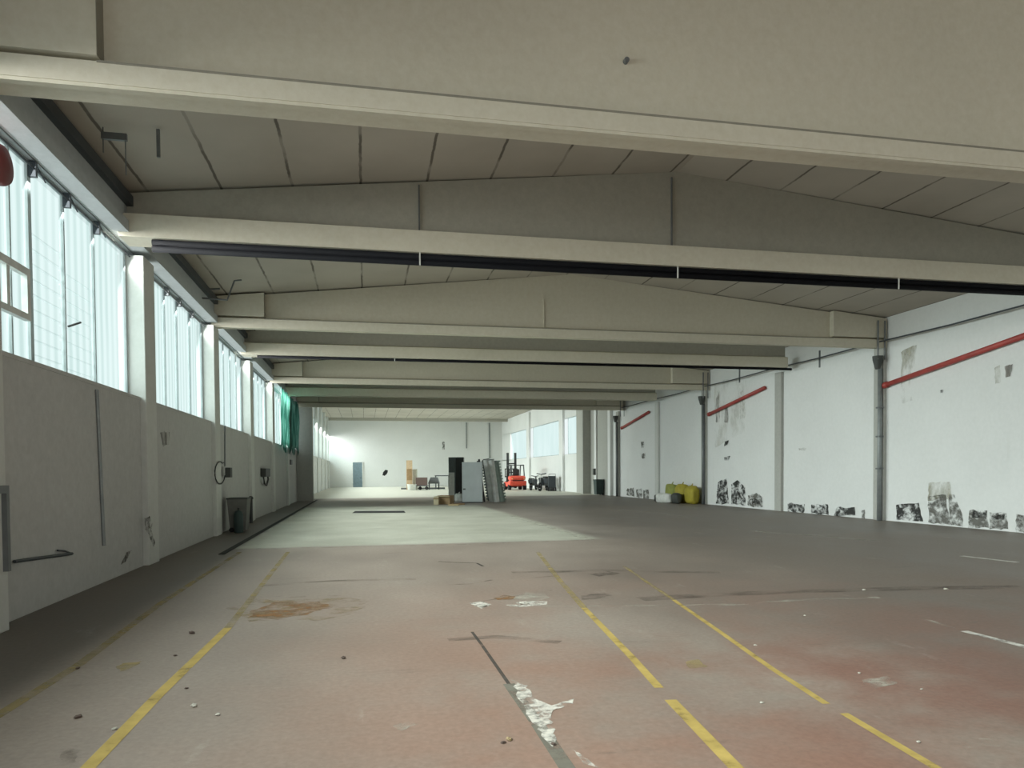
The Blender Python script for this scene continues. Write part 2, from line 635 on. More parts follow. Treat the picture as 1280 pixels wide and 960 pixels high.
right_lab = {1: 'concrete column beyond the right edge of view',
             2: 'white concrete column nearest on the right, with two conduits and a dark funnel',
             3: 'plain grey column between the nearest two red pipes, right wall',
             4: 'dark stained column where the middle red pipe ends, right wall',
             5: 'plain slim column between the yellow sacks and the far red pipe',
             6: 'dark column where the far red pipe ends, right wall'}
for k in range(-2, 7):
    y = ky(k) - (.35 if k % 2 else 0)
    o = MB().box(XR - .12, XR, y - .22, y + .22, 0, ZB if k % 2 == 0 else ZB, bevel=.012).build('concrete_column', M['dark_col'] if k in (2, 3, 4, 6) else M['column'])
    tag(o, right_lab.get(k, 'concrete column of the right wall, behind the viewpoint'), 'column', 'right wall columns')
for y, w, lab in ((45.4, .5, 'pale column standing left of the dark green bin'), (48.3, .45, 'white column with a small dark box on it'),
                  (57.3, 1.1, 'bright white column between the first two far windows'), (69.5, 1.1, 'bright column behind the forklift, right wall')):
    o = MB().box(XR - .2, XR, y - w / 2, y + w / 2, 0, 7.4, bevel=.012).build('concrete_column', M['wall'])
    tag(o, lab, 'column', 'right wall columns')
b = MB()
b.box(15.3, XR, 49.6, 50.1, 0, 7.2)
struct(b.build('wall_stub', M['dark_col']))
struct(MB().box(XR - .1, XR - .001, 48.55, 53.15, 0, 7.0).box(XR - .1, XR - .001, 45.7, 48.05, 0, 6.2).build('wall_shade_panel', M['dark_col']))  # grey panels added to darken the wall where little light reaches


# ---- roof beams
BY = {0: 7.79, 1: 12.65, 2: 19.79, 3: 24.39, 4: 31.57, 5: 36.69, 6: 42.78}
beam_lab = {0: 'nearest cream concrete roof beam with a long recessed panel, top of view',
            1: 'second cream roof beam, with black pipes under its edge',
            2: 'third cream roof beam, recessed panel with a short upright edge at left',
            3: 'fourth roof beam, grey web above a pale flange and thin dark pipe',
            4: 'fifth roof beam, pale recessed panel above a dark underside',
            5: 'sixth roof beam, in grey shade',
            6: 'farthest low roof beam, dark, over the opening to the far hall'}


def gable(x0, x1, z0, drop=0.0):
    p = [(x0, z0), (x1, z0), (x1, roof(x1) - drop)]
    if x0 < RX < x1:
        p.append((RX, roof(RX) - drop))
    p.append((x0, roof(x0) - drop))
    return p


for k, y in BY.items():
    t = thing('roof_beam', beam_lab[k], 'beam', (0, 0, 0), 0, 'concrete roof beams')
    if k % 2 == 0:
        b = MB()
        b.box(XL + .02, XR - .02, y, y + .42, ZB, 5.62)
        b.prism([(y, 5.62), (y + .42, 5.62), (y + .42, 5.68), (y + .18, 5.68)], 0, XL + .02, XR - .02)
        b.box(XL + .02, XR - .02, y + .012, y + .1, ZB - .035, ZB)
        b.build('bottom_flange', M['beam'], t)
        up = -NB if k == 0 else 0.0
        MB().prism(gable(-2.5, 14.1, 5.68, up), 1, y + .2, y + .4).build('web', M['beam'], t)
        j = MB()  # dark strips painting the shade along the recess's lower edge and side
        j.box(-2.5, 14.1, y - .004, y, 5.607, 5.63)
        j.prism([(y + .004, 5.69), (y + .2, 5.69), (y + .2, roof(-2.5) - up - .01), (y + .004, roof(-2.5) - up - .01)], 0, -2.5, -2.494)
        j.build('shade_strip', M['recess_shade'], t)
        MB().prism(gable(XL + .02, -2.5, 5.68, up), 1, y, y + .42).build('end_block', M['beam'], t)
        MB().prism(gable(14.1, XR - .02, 5.68, up), 1, y, y + .42).build('end_block', M['beam'], t)
    else:
        xe = XR - .5
        b = MB()
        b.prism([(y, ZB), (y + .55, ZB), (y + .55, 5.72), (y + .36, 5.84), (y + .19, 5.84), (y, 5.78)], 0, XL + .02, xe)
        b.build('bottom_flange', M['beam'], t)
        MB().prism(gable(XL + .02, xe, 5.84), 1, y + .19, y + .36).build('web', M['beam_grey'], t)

# black pipes slung under the second and fourth beams
for k, lab, r in ((1, 'pair of black pipes slung under the second roof beam', .052), (3, 'thin dark pipe under the fourth roof beam', .045)):
    y = BY[k]
    t = thing('ceiling_pipe', lab, 'pipe')
    x0, x1 = XL + .5, XR - .3
    for dz in ((0.055, .158) if k == 1 else (.05,)):
        MB().tube([(x0, y + .09, ZB - dz), (x1, y + .09, ZB - dz)], r, 12).build('pipe_run', M['pipe_black'], t, smooth=True)
    for px in ((525, 848, 1125) if k == 1 else (492,)):
        xc = at(px, 330, 1, y).x
        dz = .22 if k == 1 else .11
        MB().box(xc - .012, xc + .012, y + .022, y + .034, ZB - dz, ZB + .03).build('clip', M['white_clip'], t)

# thin conduits on the webs
for px, k, z0, z1, dy, lab in ((524, 1, 5.82, 6.62, .16, 'thin dark conduit up the second beam, left of centre'),
                               (840, 1, 5.82, 7.1, .16, 'thin dark conduit up the middle of the second beam'),
                               (679, 2, 5.68, 6.5, .175, 'faint upright joint cover on the third beam')):
    p = at(px, 260, 1, BY[k] + dy)
    tag(MB().box(p.x - .012, p.x + .012, BY[k] + dy, BY[k] + dy + .03, z0, z1).build('conduit', M['steel_mid'] if k == 1 else M['beam']), lab, 'conduit')
p = at(782, 77, 1, 7.98)
tag(MB().tube([(p.x, 7.93, p.z), (p.x, 8.0, p.z)], .03, 10).build('anchor_bolt', M['steel_mid']), 'small dark bolt on the face of the nearest roof beam', 'bolt')

# ---- gutter beam and rail along the left wall head
b = MB()
b.box(XL - .1, XL + .18, YN + .1, 43.3, LINT, 5.66)
b.box(XL - .1, XL + .10, YN + .1, 43.3, 5.66, 5.95)
struct(b.build('trim_2', M['gutter']))
g = MB()
g.box(XL - .1, XL + .20, YN + .1, 43.3, 5.95, 6.02)
g.box(XL + .16, XL + .20, YN + .1, 43.3, 6.02, 6.11)
tag(g.build('steel_rail', M['steel_dark']), 'long dark steel rail along the top of the left wall', 'rail')
t = thing('window_opener_rod', 'thin dark opener rod on brackets above the nearest left windows', 'rod')
MB().tube([(XW + .1, 8.35, 5.38), (XW + .1, 13.7, 5.38)], .014, 8).build('rod', M['steel_dark'], t)
for y in (10.02, 11.07, 12.2):
    bb = MB()
    bb.box(XW + .03, XW + .12, y - .03, y + .03, 5.28, 5.47)
    bb.tube([(XW + .1, y + .06, 5.44), (XW + .1, y + .3, 5.33)], .01, 6)
    bb.build('bracket', M['steel_dark'], t)
t = thing('window_opener_rod', 'thin dark opener rod with knobs above the second left window', 'rod')
MB().tube([(XW + .1, 14.4, 5.36), (XW + .1, 19.7, 5.36)], .014, 8).build('rod', M['steel_mid'], t)
for y in (15.0, 16.2, 17.2, 18.4):
    MB().box(XW + .03, XW + .12, y - .04, y + .04, 5.3, 5.46).build('bracket', M['steel_mid'], t)

# bent conduit brackets near the third beam at left
t = thing('bent_conduit', 'bent dark conduit arm sticking out from the left rail before the third beam', 'conduit')
yq = 18.4
p = [at(a, c, 1, yq) for a, c in ((246, 372), (284, 375), (293, 351), (302, 350))]
MB().tube(p, .022, 8).build('arm', M['steel_mid'], t)
p = [at(a, c, 1, yq + .3) for a, c in ((256, 362), (275, 361))]
MB().tube(p, .024, 8).build('stub', M['steel_mid'], t)

# hanging bracket and slot on the ceiling at left
t = thing('ceiling_hanger', 'small dark bar hung by two wires from the ceiling at left', 'hanger')
yq = 10.6
p0, p1 = at(126, 168, 1, yq), at(158, 167, 1, yq)
MB().box(p0.x, p1.x, yq, yq + .05, p0.z - .05, p0.z + .04).build('bar', M['steel_mid'], t)
q0, q1 = at(127, 190, 1, yq), at(158, 218, 1, yq)
MB().tube([(p0.x + .02, yq + .02, p0.z - .05), (p0.x + .02, yq + .02, q0.z)], .008, 6).build('wire', M['steel_mid'], t)
MB().tube([(p1.x - .02, yq + .02, p0.z - .05), (p1.x - .02, yq + .02, q1.z)], .008, 6).build('wire', M['steel_mid'], t)
MB().tube([(p0.x + .02, yq + .02, p0.z), (p0.x + .02, yq + .02, roof(p0.x) + .02)], .008, 6).build('wire', M['steel_mid'], t)
p0, p1 = at(197, 160, 1, 10.7), at(197, 196, 1, 10.7)
o = MB().box(p0.x - .02, p0.x + .02, 10.7, 10.74, p1.z, roof(p0.x) + .02).build('ceiling_rod', M['steel_mid'])
tag(o, 'short dark upright rod under the ceiling, right of the hung bar', 'rod')

# red bell at the left edge
t = thing('alarm_bell', 'dark red bell-shaped fitting at the left edge, in front of the bright window', 'bell')
m4 = Matrix.Translation((XW + .08, 8.90, 4.98)) @ Matrix.Rotation(math.pi / 2, 4, 'Y')
MB().lathe([(.21, .02), (.22, .04), (.22, .13), (.20, .17), (.06, .19), (.02, .19)], 24, m4).build('gong', M['red_bell'], t, smooth=True)
MB().box(XW + .03, XW + .12, 8.86, 9.0, 4.9, 5.1).build('mount', M['steel_dark'], t)

# ---- things on and along the left wall
xc = XL + .2
t = thing('pipe_frame', 'dark square pipe frame on the column at the left edge', 'pipe')
ye = 8.30
MB().box(xc, xc + .05, ye - .06, ye, .62, 1.50).build('upright', M['steel_mid'], t)
MB().box(xc, xc + .05, ye - .6, ye - .06, 1.42, 1.50).build('crossbar', M['steel_mid'], t)
t = thing('fallen_bar', 'thin dark bar fixed low across the wall at left', 'bar')
p0, p1 = at(18, 702, 0, XL + .03), at(90, 692, 0, XL + .03)
MB().tube([p0, p0.lerp(p1, .5), p1], .02, 8).build('bar', M['steel_dark'], t)
p2 = at(72, 688, 0, XL + .03)
MB().tube([p1, p1.lerp(p2, .5) + Vector((0, 0, .015)), p2], .012, 8).build('hook', M['steel_dark'], t)
p0, p1 = at(121, 487, 0, XL + .02), at(130, 682, 0, XL + .02)
tag(MB().tube([p0, p1], .026, 8).build('conduit', M['steel_grey']), 'straight grey conduit down the left wall from the window sill', 'conduit')


def patch(name, pts, mat, parent, plane, val, jit=.0, label=None, nsub=5):
    """irregular film on a surface: pixel outline put on its plane"""
    P = [at(a, c, plane, val) for a, c in pts]
    Q = []
    for i, p in enumerate(P):
        q = P[(i + 1) % len(P)]
        L = (q - p).length
        for s in range(nsub):
            v = p.lerp(q, s / nsub)
            j = jit * L
            d = Vector((random.uniform(-j, j), random.uniform(-j, j), random.uniform(-j, j)))
            d[plane] = 0
            Q.append(v + d)
    o = MB().sheet(Q).build(name, mat, parent)
    if label:
        o['label'] = label
    return o


patch('stain', [(180, 648), (187, 645), (191, 655), (189, 662), (194, 678), (192, 684), (186, 668), (182, 662)], M['soot_soft'], col_near, 0, XL + .104, .03, 'dark scuffed dent')
patch('stain', [(158, 690), (165, 687), (157, 702), (151, 706)], M['soot_soft'], wall_left, 0, XL + .004, .03)
patch('stain', [(200, 540), (212, 540), (211, 556), (204, 558)], M['damp_dark'], wall_left, 0, XL + .004, .03)

# cable coil and switch box on the third column
xk = XL + .1
t = thing('cable_coil', 'loop of dark cable hanging from a switch box on the left wall column', 'cable')
pts = [at(281, 578, 0, xk + .02)]
for i in range(14):
    a = math.radians(60 + i * 22)
    pts.append(at(275 + 6.5 * math.cos(a), 591 - 14 * math.sin(a), 0, xk + .03))
MB().tube(pts, .016, 7).build('cable', M['black'], t)
p = at(282.5, 590, 0, xk)
MB().box(xk, xk + .14, p.y - .14, p.y + .14, p.z - .15, p.z + .12, bevel=.01).build('switch_box', M['bin_dark'], t)
p0, p1 = at(281, 532, 0, xk + .02), at(281, 583, 0, xk + .02)
MB().tube([p0, p1], .02, 7).build('conduit', M['steel_mid'], t)

# grey bin and things beside it
c0 = fl(298, 664)
t = thing('wheeled_bin', 'tall grey bin standing against the left wall below the windows', 'bin', (XL + .40, 21.2, 0))
t.scale = (.82, .82, .82)
bb = MB()
pr = [(.27, .04), (.36, 1.1), (.385, 1.1), (.385, 1.16), (.36, 1.16)]
for sx in (1,):
    lo = [(-.25, -.30), (.25, -.30), (.25, .30), (-.25, .30)]
    hi = [(-.32, -.42), (.32, -.42), (.32, .42), (-.32, .42)]
    A = [bb.bm.verts.new((x, y, .06)) for x, y in lo]
    B = [bb.bm.verts.new((x, y, 1.12)) for x, y in hi]
    bb.bm.faces.new(A[::-1]); bb.bm.faces.new(B)
    for i in range(4):
        bb.bm.faces.new((A[i], A[(i + 1) % 4], B[(i + 1) % 4], B[i]))
bb.build('body', M['bin_grey'], t)
MB().box(-.34, .34, -.44, .44, 1.1, 1.15, bevel=.01).build('rim', M['bin_dark'], t)
for s in (-1, 1):
    MB().tube([(-.2, s * .28, .08), (-.2, s * .34, .08)], .08, 12).build('wheel', M['rubber'], t)
t = thing('gas_cylinder', 'short dark canister standing in front of the grey bin', 'canister', tuple(fl(298.5, 666)))
MB().lathe([(.11, 0), (.12, .02), (.12, .5), (.09, .58), (.04, .61)], 16).build('body', M['bin_green'], t, smooth=True)
MB().tube([(0, 0, .6), (0, 0, .68)], .03, 8).build('valve', M['black'], t)
t = thing('bollard_post', 'thin dark post standing beside the grey bin', 'post', tuple(fl(314, 654)))
MB().tube([(0, 0, 0), (0, 0, .78)], .055, 10).build('post', M['black'], t)
MB().lathe([(.075, .78), (.08, .82), (.05, .87), (.01, .88)], 12).build('cap', M['black'], t)

# dark wall box with a cable
p = at(329, 596, 0, XL)
t = thing('wall_box', 'dark electrical box with a drooping cable beyond the grey bin, left wall', 'box')
MB().box(XL, XL + .2, p.y - .75, p.y + .55, p.z + .0, p.z + .32, bevel=.02).build('box', M['bin_dark'], t)
pp = [(XL + .1, p.y - .7, p.z + .02), (XL + .12, p.y - .6, p.z - .25), (XL + .12, p.y, p.z - .33), (XL + .12, p.y + .5, p.z - .1), (XL + .1, p.y + .5, p.z + .1)]
MB().tube(pp, .035, 8).build('cable', M['black'], t)
p = at(313, 590, 0, XL)
tag(MB().box(XL, XL + .06, p.y - .14, p.y + .14, p.z - .04, p.z + .05, bevel=.01).build('wall_socket', M['steel_mid']), 'tiny dark socket on the left wall above the thin post', 'socket')
p = at(363, 578, 0, XL)
tag(MB().box(XL, XL + .08, p.y - .3, p.y + .3, p.z - .12, p.z + .14, bevel=.01).build('wall_socket', M['steel_mid']), 'small grey box on the wall under the green net', 'socket')
# dark channel in the floor beside the left aisle
MB().box(-2.86, -2.74, 15.2, 45.0, .001, .012).build('drain_channel', M['hole'], floor)

# green net over the last window of the left wall
nb = MB()
nu, nv = 28, 8
grid = []
for i in range(nu + 1):
    y = 33.6 + (42.6 - 33.6) * i / nu
    col = []
    for j in range(nv + 1):
        z = 2.78 + (5.50 - 2.78) * j / nv
        z += (.22 * math.sin(i * .9) if j == 0 else 0)
        x = XL + .19 + .05 * math.sin(i * 1.35 + j * .25) + .025 * math.sin(i * .55 + j)
        col.append(nb.bm.verts.new((x, y, z)))
    grid.append(col)
for i in range(nu):
    for j in range(nv):
        if i in (15, 16) and j in (3, 4, 5):
            continue
        nb.bm.faces.new((grid[i][j], grid[i + 1][j], grid[i + 1][j + 1], grid[i][j + 1]))
o = nb.build('green_netting', M['tarp'], smooth=True)
sm = o.modifiers.new('thickness', 'SOLIDIFY')
sm.thickness = .008
tag(o, 'torn green net hanging over the last window of the left wall', 'net')

# ------------------------------------------------------------------ right wall fittings
for (x0, y0_), (x1, y1_), lab in (((1105, 482), (1330, 402), 'red drain pipe nearest on the right wall, running out of view'),
                                  ((886, 518), (956, 484.5), 'red drain pipe in the middle of the right wall above dark streaks'),
                                  ((777, 535), (811, 515), 'red drain pipe farthest along the right wall, shortest looking')):
    a, c = at(x0, y0_, 0, XR - .1), at(x1, y1_, 0, XR - .1)
    tt = thing('drain_pipe', lab, 'pipe', (0, 0, 0), 0, 'red drain pipes on the right wall')
    MB().tube([a, c], .075, 12).build('pipe', M['red_pipe'], tt, smooth=True)
    MB().tube([a - (c - a).normalized() * .02, a + (c - a).normalized() * .16], .095, 12).build('socket', M['red_pipe'], tt, smooth=True)
for k, lab in ((2, 'grey rain downpipe with black funnel on the nearest right column'),
               (4, 'dark downpipe on the column at the middle red pipe'),
               (6, 'dark downpipe on the column at the far red pipe')):
    y = ky(k) - .17
    x = XR - .12 - .08
    mt = M['steel_grey'] if k == 2 else M['steel_mid']
    t = thing('downpipe', lab, 'pipe')
    MB().tube([(x, y, 0), (x, y, 4.75)], .07, 12).build('pipe', mt, t, smooth=True)
    MB().lathe([(.075, 4.72), (.15, 5.0), (.16, 5.12)], 14, Matrix.Translation((x - .085, y, 0))).build('funnel', M['bin_dark'], t)
    for dx in (-.12, -.36):
        MB().tube([(XR + dx, BY[k] - .035, 5.0), (XR + dx, BY[k] - .035, ER - .08)], .024, 8).build('conduit', M['steel_mid'], t)
    if k == 2:
        for z in (1.6, 2.6, 3.5):
            MB().box(x - .08, x + .08, y - .085, y + .085, z, z + .05).build('clamp', M['steel_mid'], t)
pts = []
for k in range(0, 7):
    y = ky(k)
    pts.append(Vector((XR - .27, y, 5.56)))
    if k < 6:
        pts.append(Vector((XR - .25, y + 3, 5.53)))
tag(MB().tube(pts, .024, 7).build('wall_cable', M['steel_dark']), 'thin dark cable running the length of the right wall above the red pipes', 'cable')
p = at(1024, 452, 0, XR - .03)
tag(MB().box(XR - .03, XR, p.y - .03, p.y + .03, 5.25, 5.85).build('conduit', M['steel_mid']), 'short upright conduit by the cable, between the two nearest right columns', 'conduit')
p = at(924, 466, 0, XR - .03)
tag(MB().box(XR - .03, XR, p.y - .035, p.y + .035, 5.4, 6.1).build('conduit', M['steel_mid']), 'short upright conduit by the cable, above the middle red pipe', 'conduit')

V = XR - .004
for pts, mat in (
    ([(1120, 630), (1148, 629), (1154, 652), (1121, 650)], 'soot'),
    ([(1161, 604), (1187, 602), (1190, 622), (1160, 626)], 'damp'),
    ([(1160, 620), (1182, 617), (1188, 656), (1161, 653)], 'soot_soft'),
    ([(1186, 618), (1193, 618), (1204, 650), (1203, 658), (1186, 656)], 'soot_soft'),
    ([(1212, 637), (1234, 638), (1236, 660), (1210, 660)], 'soot_soft'),
    ([(1216, 638), (1233, 640), (1233, 648), (1215, 647)], 'soot'),
    ([(1237, 641), (1258, 641), (1260, 662), (1237, 661)], 'soot_soft'),
    ([(1240, 643), (1256, 643), (1255, 650), (1239, 649)], 'soot'),
    ([(1270, 643), (1290, 645), (1290, 668), (1270, 665)], 'soot_soft'),
    ([(971, 628), (979, 628), (977, 637), (972, 637)], 'soot'),
    ([(984, 629), (1006, 630), (1005, 641), (985, 640)], 'soot'),
    ([(1014, 630), (1035, 631), (1036, 643), (1014, 642)], 'soot'),
    ([(1046, 634), (1068, 634), (1070, 646), (1042, 645)], 'soot'),
    ([(1077, 638), (1081, 637), (1081, 648), (1077, 648)], 'soot_soft'),
    ([(897, 603), (909, 597), (911, 630), (895, 630)], 'soot'),
    ([(914, 606), (922, 600), (931, 608), (932, 631), (914, 630)], 'soot'),
    ([(935, 619), (946, 616), (953, 622), (953, 635), (934, 632)], 'soot_soft'),
    ([(937, 624), (948, 624), (950, 630), (936, 630)], 'soot'),
    ([(895, 498), (899, 490), (899, 528), (895, 528)], 'damp_dark'),
    ([(906, 510), (910, 506), (910, 528), (905, 528)], 'damp_dark'),
    ([(925, 490), (932, 486), (932, 522), (925, 524)], 'damp'),
    ([(892, 480), (938, 470), (930, 540), (894, 560)], 'damp_faint'),
    ([(906, 552), (911, 550), (909, 556), (905, 558)], 'soot'),
    ([(905, 572), (913, 570), (911, 575), (906, 576)], 'soot'),
    ([(801, 552), (805, 552), (805, 559), (802, 560)], 'soot_soft'),
    ([(801, 567), (807, 566), (806, 573), (802, 573)], 'soot_soft'),
    ([(783, 612), (792, 609), (793, 620), (783, 619)], 'soot_soft'),
    ([(795, 612), (802, 611), (803, 622), (795, 621)], 'soot_soft'),
    ([(804, 613), (811, 612), (811, 624), (804, 623)], 'soot_soft'),
    ([(1126, 440), (1145, 430), (1140, 500), (1128, 505)], 'damp'),
    ([(1243, 460), (1250, 456), (1251, 478), (1244, 480)], 'damp'),
    ([(1256, 458), (1266, 455), (1263, 470), (1257, 472)], 'damp_dark'),
    ([(1175, 488), (1178, 487), (1178, 491), (1175, 491)], 'soot'),
    ([(998, 560), (1008, 560), (1007, 563), (999, 563)], 'damp'),
):
    patch('stain', pts, M[mat], wall_right, 0, V, .04)
    V -= .0006

# sacks against the right wall
def sack(name, label, mat, loc, sx, sy, sz, rz=0., tie=True, cat='sack', group='sacks heaped against the right wall'):
    bb = MB()
    bmesh.ops.create_icosphere(bb.bm, subdivisions=3, radius=1)
    for v in bb.bm.verts:
        c = v.co
        f = 1 + .08 * math.sin(5 * c.x + loc[1]) * math.cos(4 * c.z + loc[0])
        e = .6
        v.co = Vector((math.copysign(abs(c.x) ** e, c.x) * sx * f, math.copysign(abs(c.y) ** e, c.y) * sy * f,
                       (math.copysign(abs(c.z) ** .45, c.z) * f + 1) * sz))
        v.co.z = max(v.co.z - .05 * sz, 0)
    t = thing(name, label, cat, loc, rz, group)
    bb.build('body', mat, t, smooth=True)
    if tie:
        MB().tube([(0, 0, 1.85 * sz), (.02, .03, 2.02 * sz), (.05, .0, 2.2 * sz)], .09 * sx + .02, 8, r2=.14 * sx).build('tied_neck', mat, t)
    return t


xs = XR - .55
def wy(px):
    return at(px, 620, 0, xs).y


sack('rubble_sack', 'yellow sack in the middle of the heap by the right wall', M['yellow_bag'], (xs + .1, wy(851), 0), .24, .58, .47)
sack('rubble_sack', 'yellow sack at the right end of the heap, beside the dark column', M['yellow_bag'], (xs + .05, wy(863.5), 0), .24, .48, .44)
sack('rubble_sack', 'olive sack at the left back of the heap by the right wall', M['olive'], (xs + .15, wy(837), 0), .22, .60, .47)
sack('rubble_sack', 'white sack lying low in front of the olive sack', M['white_bag'], (xs - .62, wy(836.5) - .9, 0), .24, .56, .24, .3, False)
sack('rubble_sack', 'dark sack between the white sack and the yellow sacks', M['bin_dark'], (xs - .45, wy(846.5) - .9, 0), .17, .36, .26, 0, False)
sack('rubble_sack', 'small black bag on the floor at the left end of the heap', M['bin_dark'], (xs, wy(825), 0), .25, .42, .17, 0, False)

# dark green bin at the far right wall
t = thing('waste_bin', 'dark green bin standing between two columns far along the right wall', 'bin', (15.55, 46.85, 0))
bb = MB()
lo = [(-.22, -.27), (.22, -.27), (.22, .27), (-.22, .27)]
hi = [(-.27, -.33), (.27, -.33), (.27, .33), (-.27, .33)]
A = [bb.bm.verts.new((x, y, .05)) for x, y in lo]
B = [bb.bm.verts.new((x, y, .98)) for x, y in hi]
bb.bm.faces.new(A[::-1]); bb.bm.faces.new(B)
for i in range(4):
    bb.bm.faces.new((A[i], A[(i + 1) % 4], B[(i + 1) % 4], B[i]))
bb.build('body', M['bin_green'], t)
MB().box(-.29, .29, -.35, .35, .98, 1.06, bevel=.02).build('lid', M['bin_green'], t)
for s in (-1, 1):
    MB().tube([(.2, s * .22, .07), (.2, s * .29, .07)], .07, 12).build('wheel', M['rubber'], t)
tag(MB().box(XR - .32, XR - .2, 48.15, 48.5, 1.35, 1.8, bevel=.015).build('switch_box', M['bin_dark']), 'small dark switch box on the white column, far right', 'box')

# ------------------------------------------------------------------ far hall
d = thing('door_1', 'blue grey narrow door in the far end wall', 'door')
pa, pb = at(441, 578, 1, YE), at(453, 609, 1, YE)
struct(d)
MB().box(pa.x, pb.x, YE - .06, YE, 0, pa.z).build('leaf', M['door_blue'], d)
fr = MB()
fr.box(pa.x - .08, pa.x, YE - .08, YE, 0, pa.z + .08)
fr.box(pb.x, pb.x + .08, YE - .08, YE, 0, pa.z + .08)
fr.box(pa.x, pb.x, YE - .08, YE, pa.z, pa.z + .08)
fr.build('door_frame', M['white_bag'], d)
MB().box(pb.x - .22, pb.x - .1, YE - .12, YE - .06, 1.0, 1.06).build('door_handle', M['steel_dark'], d)
patch('hole', [(479, 590), (482, 587), (485, 588), (484, 592), (481, 595), (478, 594)], M['hole'], wall_back, 1, YE - .004, .05, 'ragged black hole in the far end wall')
patch('stain', [(553, 552), (556, 552), (556, 562), (553, 562)], M['soot_soft'], wall_back, 1, YE - .004, .03)
p = at(583, 540, 1, YE - .02)
tag(MB().box(p.x - .06, p.x + .06, YE - .07, YE - .002, 4.4, 7.4).build('conduit', M['steel_grey']), 'upright grey conduit on the far end wall above the steel panels', 'conduit')
p = at(612, 545, 1, YE - .02)
tag(MB().box(p.x - .08, p.x + .08, YE - .09, YE - .002, 3.2, 7.4).build('conduit', M['steel_grey']), 'upright grey conduit on the far end wall near its right corner', 'conduit')
bm_ = MB()
bm_.box(XL, XR, 80.4, 80.9, 7.3, TOPF)
tag(bm_.build('roof_beam', M['beam_grey']), 'shallow beam under the far hall ceiling before the end wall', 'beam', 'concrete roof beams')
p0, p1 = at(437, 524, 1, 80), at(480, 524, 1, 80)

# dark slot in the floor
a, c = fl(440, 641.5), fl(507, 641)
e, g_ = fl(505, 638.6), fl(444, 638.8)
MB().sheet([(a.x, a.y, .003), (c.x, c.y, .003), (e.x, e.y, .003), (g_.x, g_.y, .003)]).build('floor_pit', M['hole'], floor)['label'] = 'dark slot across the pale floor'

# --- steel cabinets and panels in the middle of the hall
def put(px, py):
    q = fl(px, py)
    return (q.x, q.y, 0)


YAW = -.2
def mpp(pos):
    return (Vector(pos).x * R[1][0] + Vector(pos).y * R[1][1]) / FPX


pos = put(570.5, 624.5)
s = mpp(pos)
t = thing('steel_locker', 'dark grey tall steel locker at the back left of the panel stack', 'locker', pos, YAW)
w_, h_ = 19 * s / 2, 53 * s
MB().box(-w_, w_, 0, .6, .05, h_, bevel=.015).build('body', M['cab_dark'], t)
ld_ = MB().box(-w_ + .02, -.06, -.025, 0, .1, h_ - .06, bevel=.006).build('door', M['cab_dark'], t)
MB().box(-.02, w_ - .02, -.025, 0, .1, h_ - .06, bevel=.006).build('door', M['black'], t)
MB().box(-.11, -.08, -.05, -.025, 1.1, 1.3).build('handle', M['steel_grey'], ld_)
for sx in (-1, 1):
    MB().box(sx * (w_ - .06) - .04, sx * (w_ - .06) + .04, .03, .55, 0, .05).build('foot', M['black'], t)
pos = put(564.5, 625.8)
t = thing('leaning_sheet', 'narrow white panel leaning on the dark locker', 'panel', pos, YAW)
MB().box(-.17, .17, -.02, .02, 0, 34 * s, Matrix.Rotation(math.radians(-3), 4, 'X')).build('sheet', M['white_bag'], t)
MB().box(.15, .17, -.06, -.015, 0, 34 * s, Matrix.Rotation(math.radians(-3), 4, 'X')).build('folded_edge', M['silver'], t)

pos = put(590.5, 628.6)
s = mpp(pos)
t = thing('steel_cabinet', 'pale grey wide steel cabinet standing in front of the others', 'cabinet', pos, YAW)
w_, h_ = 25.5 * s / 2, 51 * s
MB().box(-w_, w_, 0, .5, .04, h_, bevel=.012).build('body', M['cab_grey'], t)
MB().box(-w_ + .02, w_ - .02, -.02, 0, .08, h_ - .05, bevel=.005).build('back_panel', M['cab_grey'], t)
MB().box(-w_, w_, .02, .48, 0, .04).build('plinth', M['black'], t)
MB().box(-w_ + .05, -w_ + .18, -.035, -.02, .68, .76).build('bracket', M['steel_mid'], t)

# stacked leaning panels right of the cabinet
def upright(px, py, label, h, teeth_side, lean, mat):
    pos = put(px, py)
    t = thing('shelving_upright', label, 'upright', pos, YAW, 'steel shelving uprights and sheets')
    mtx = Matrix.Rotation(math.radians(lean), 4, 'Y')
    MB().box(-.045, .045, 0, .5, 0, h, mtx).build('post', mat, t)
    b2 = MB()
    n = int(h / .16)
    for i in range(n):
        b2.box(teeth_side * .045, teeth_side * .125, 0, .48, .08 + i * .16, .16 + i * .16, mtx)
    b2.build('notches', mat, t)
    return t


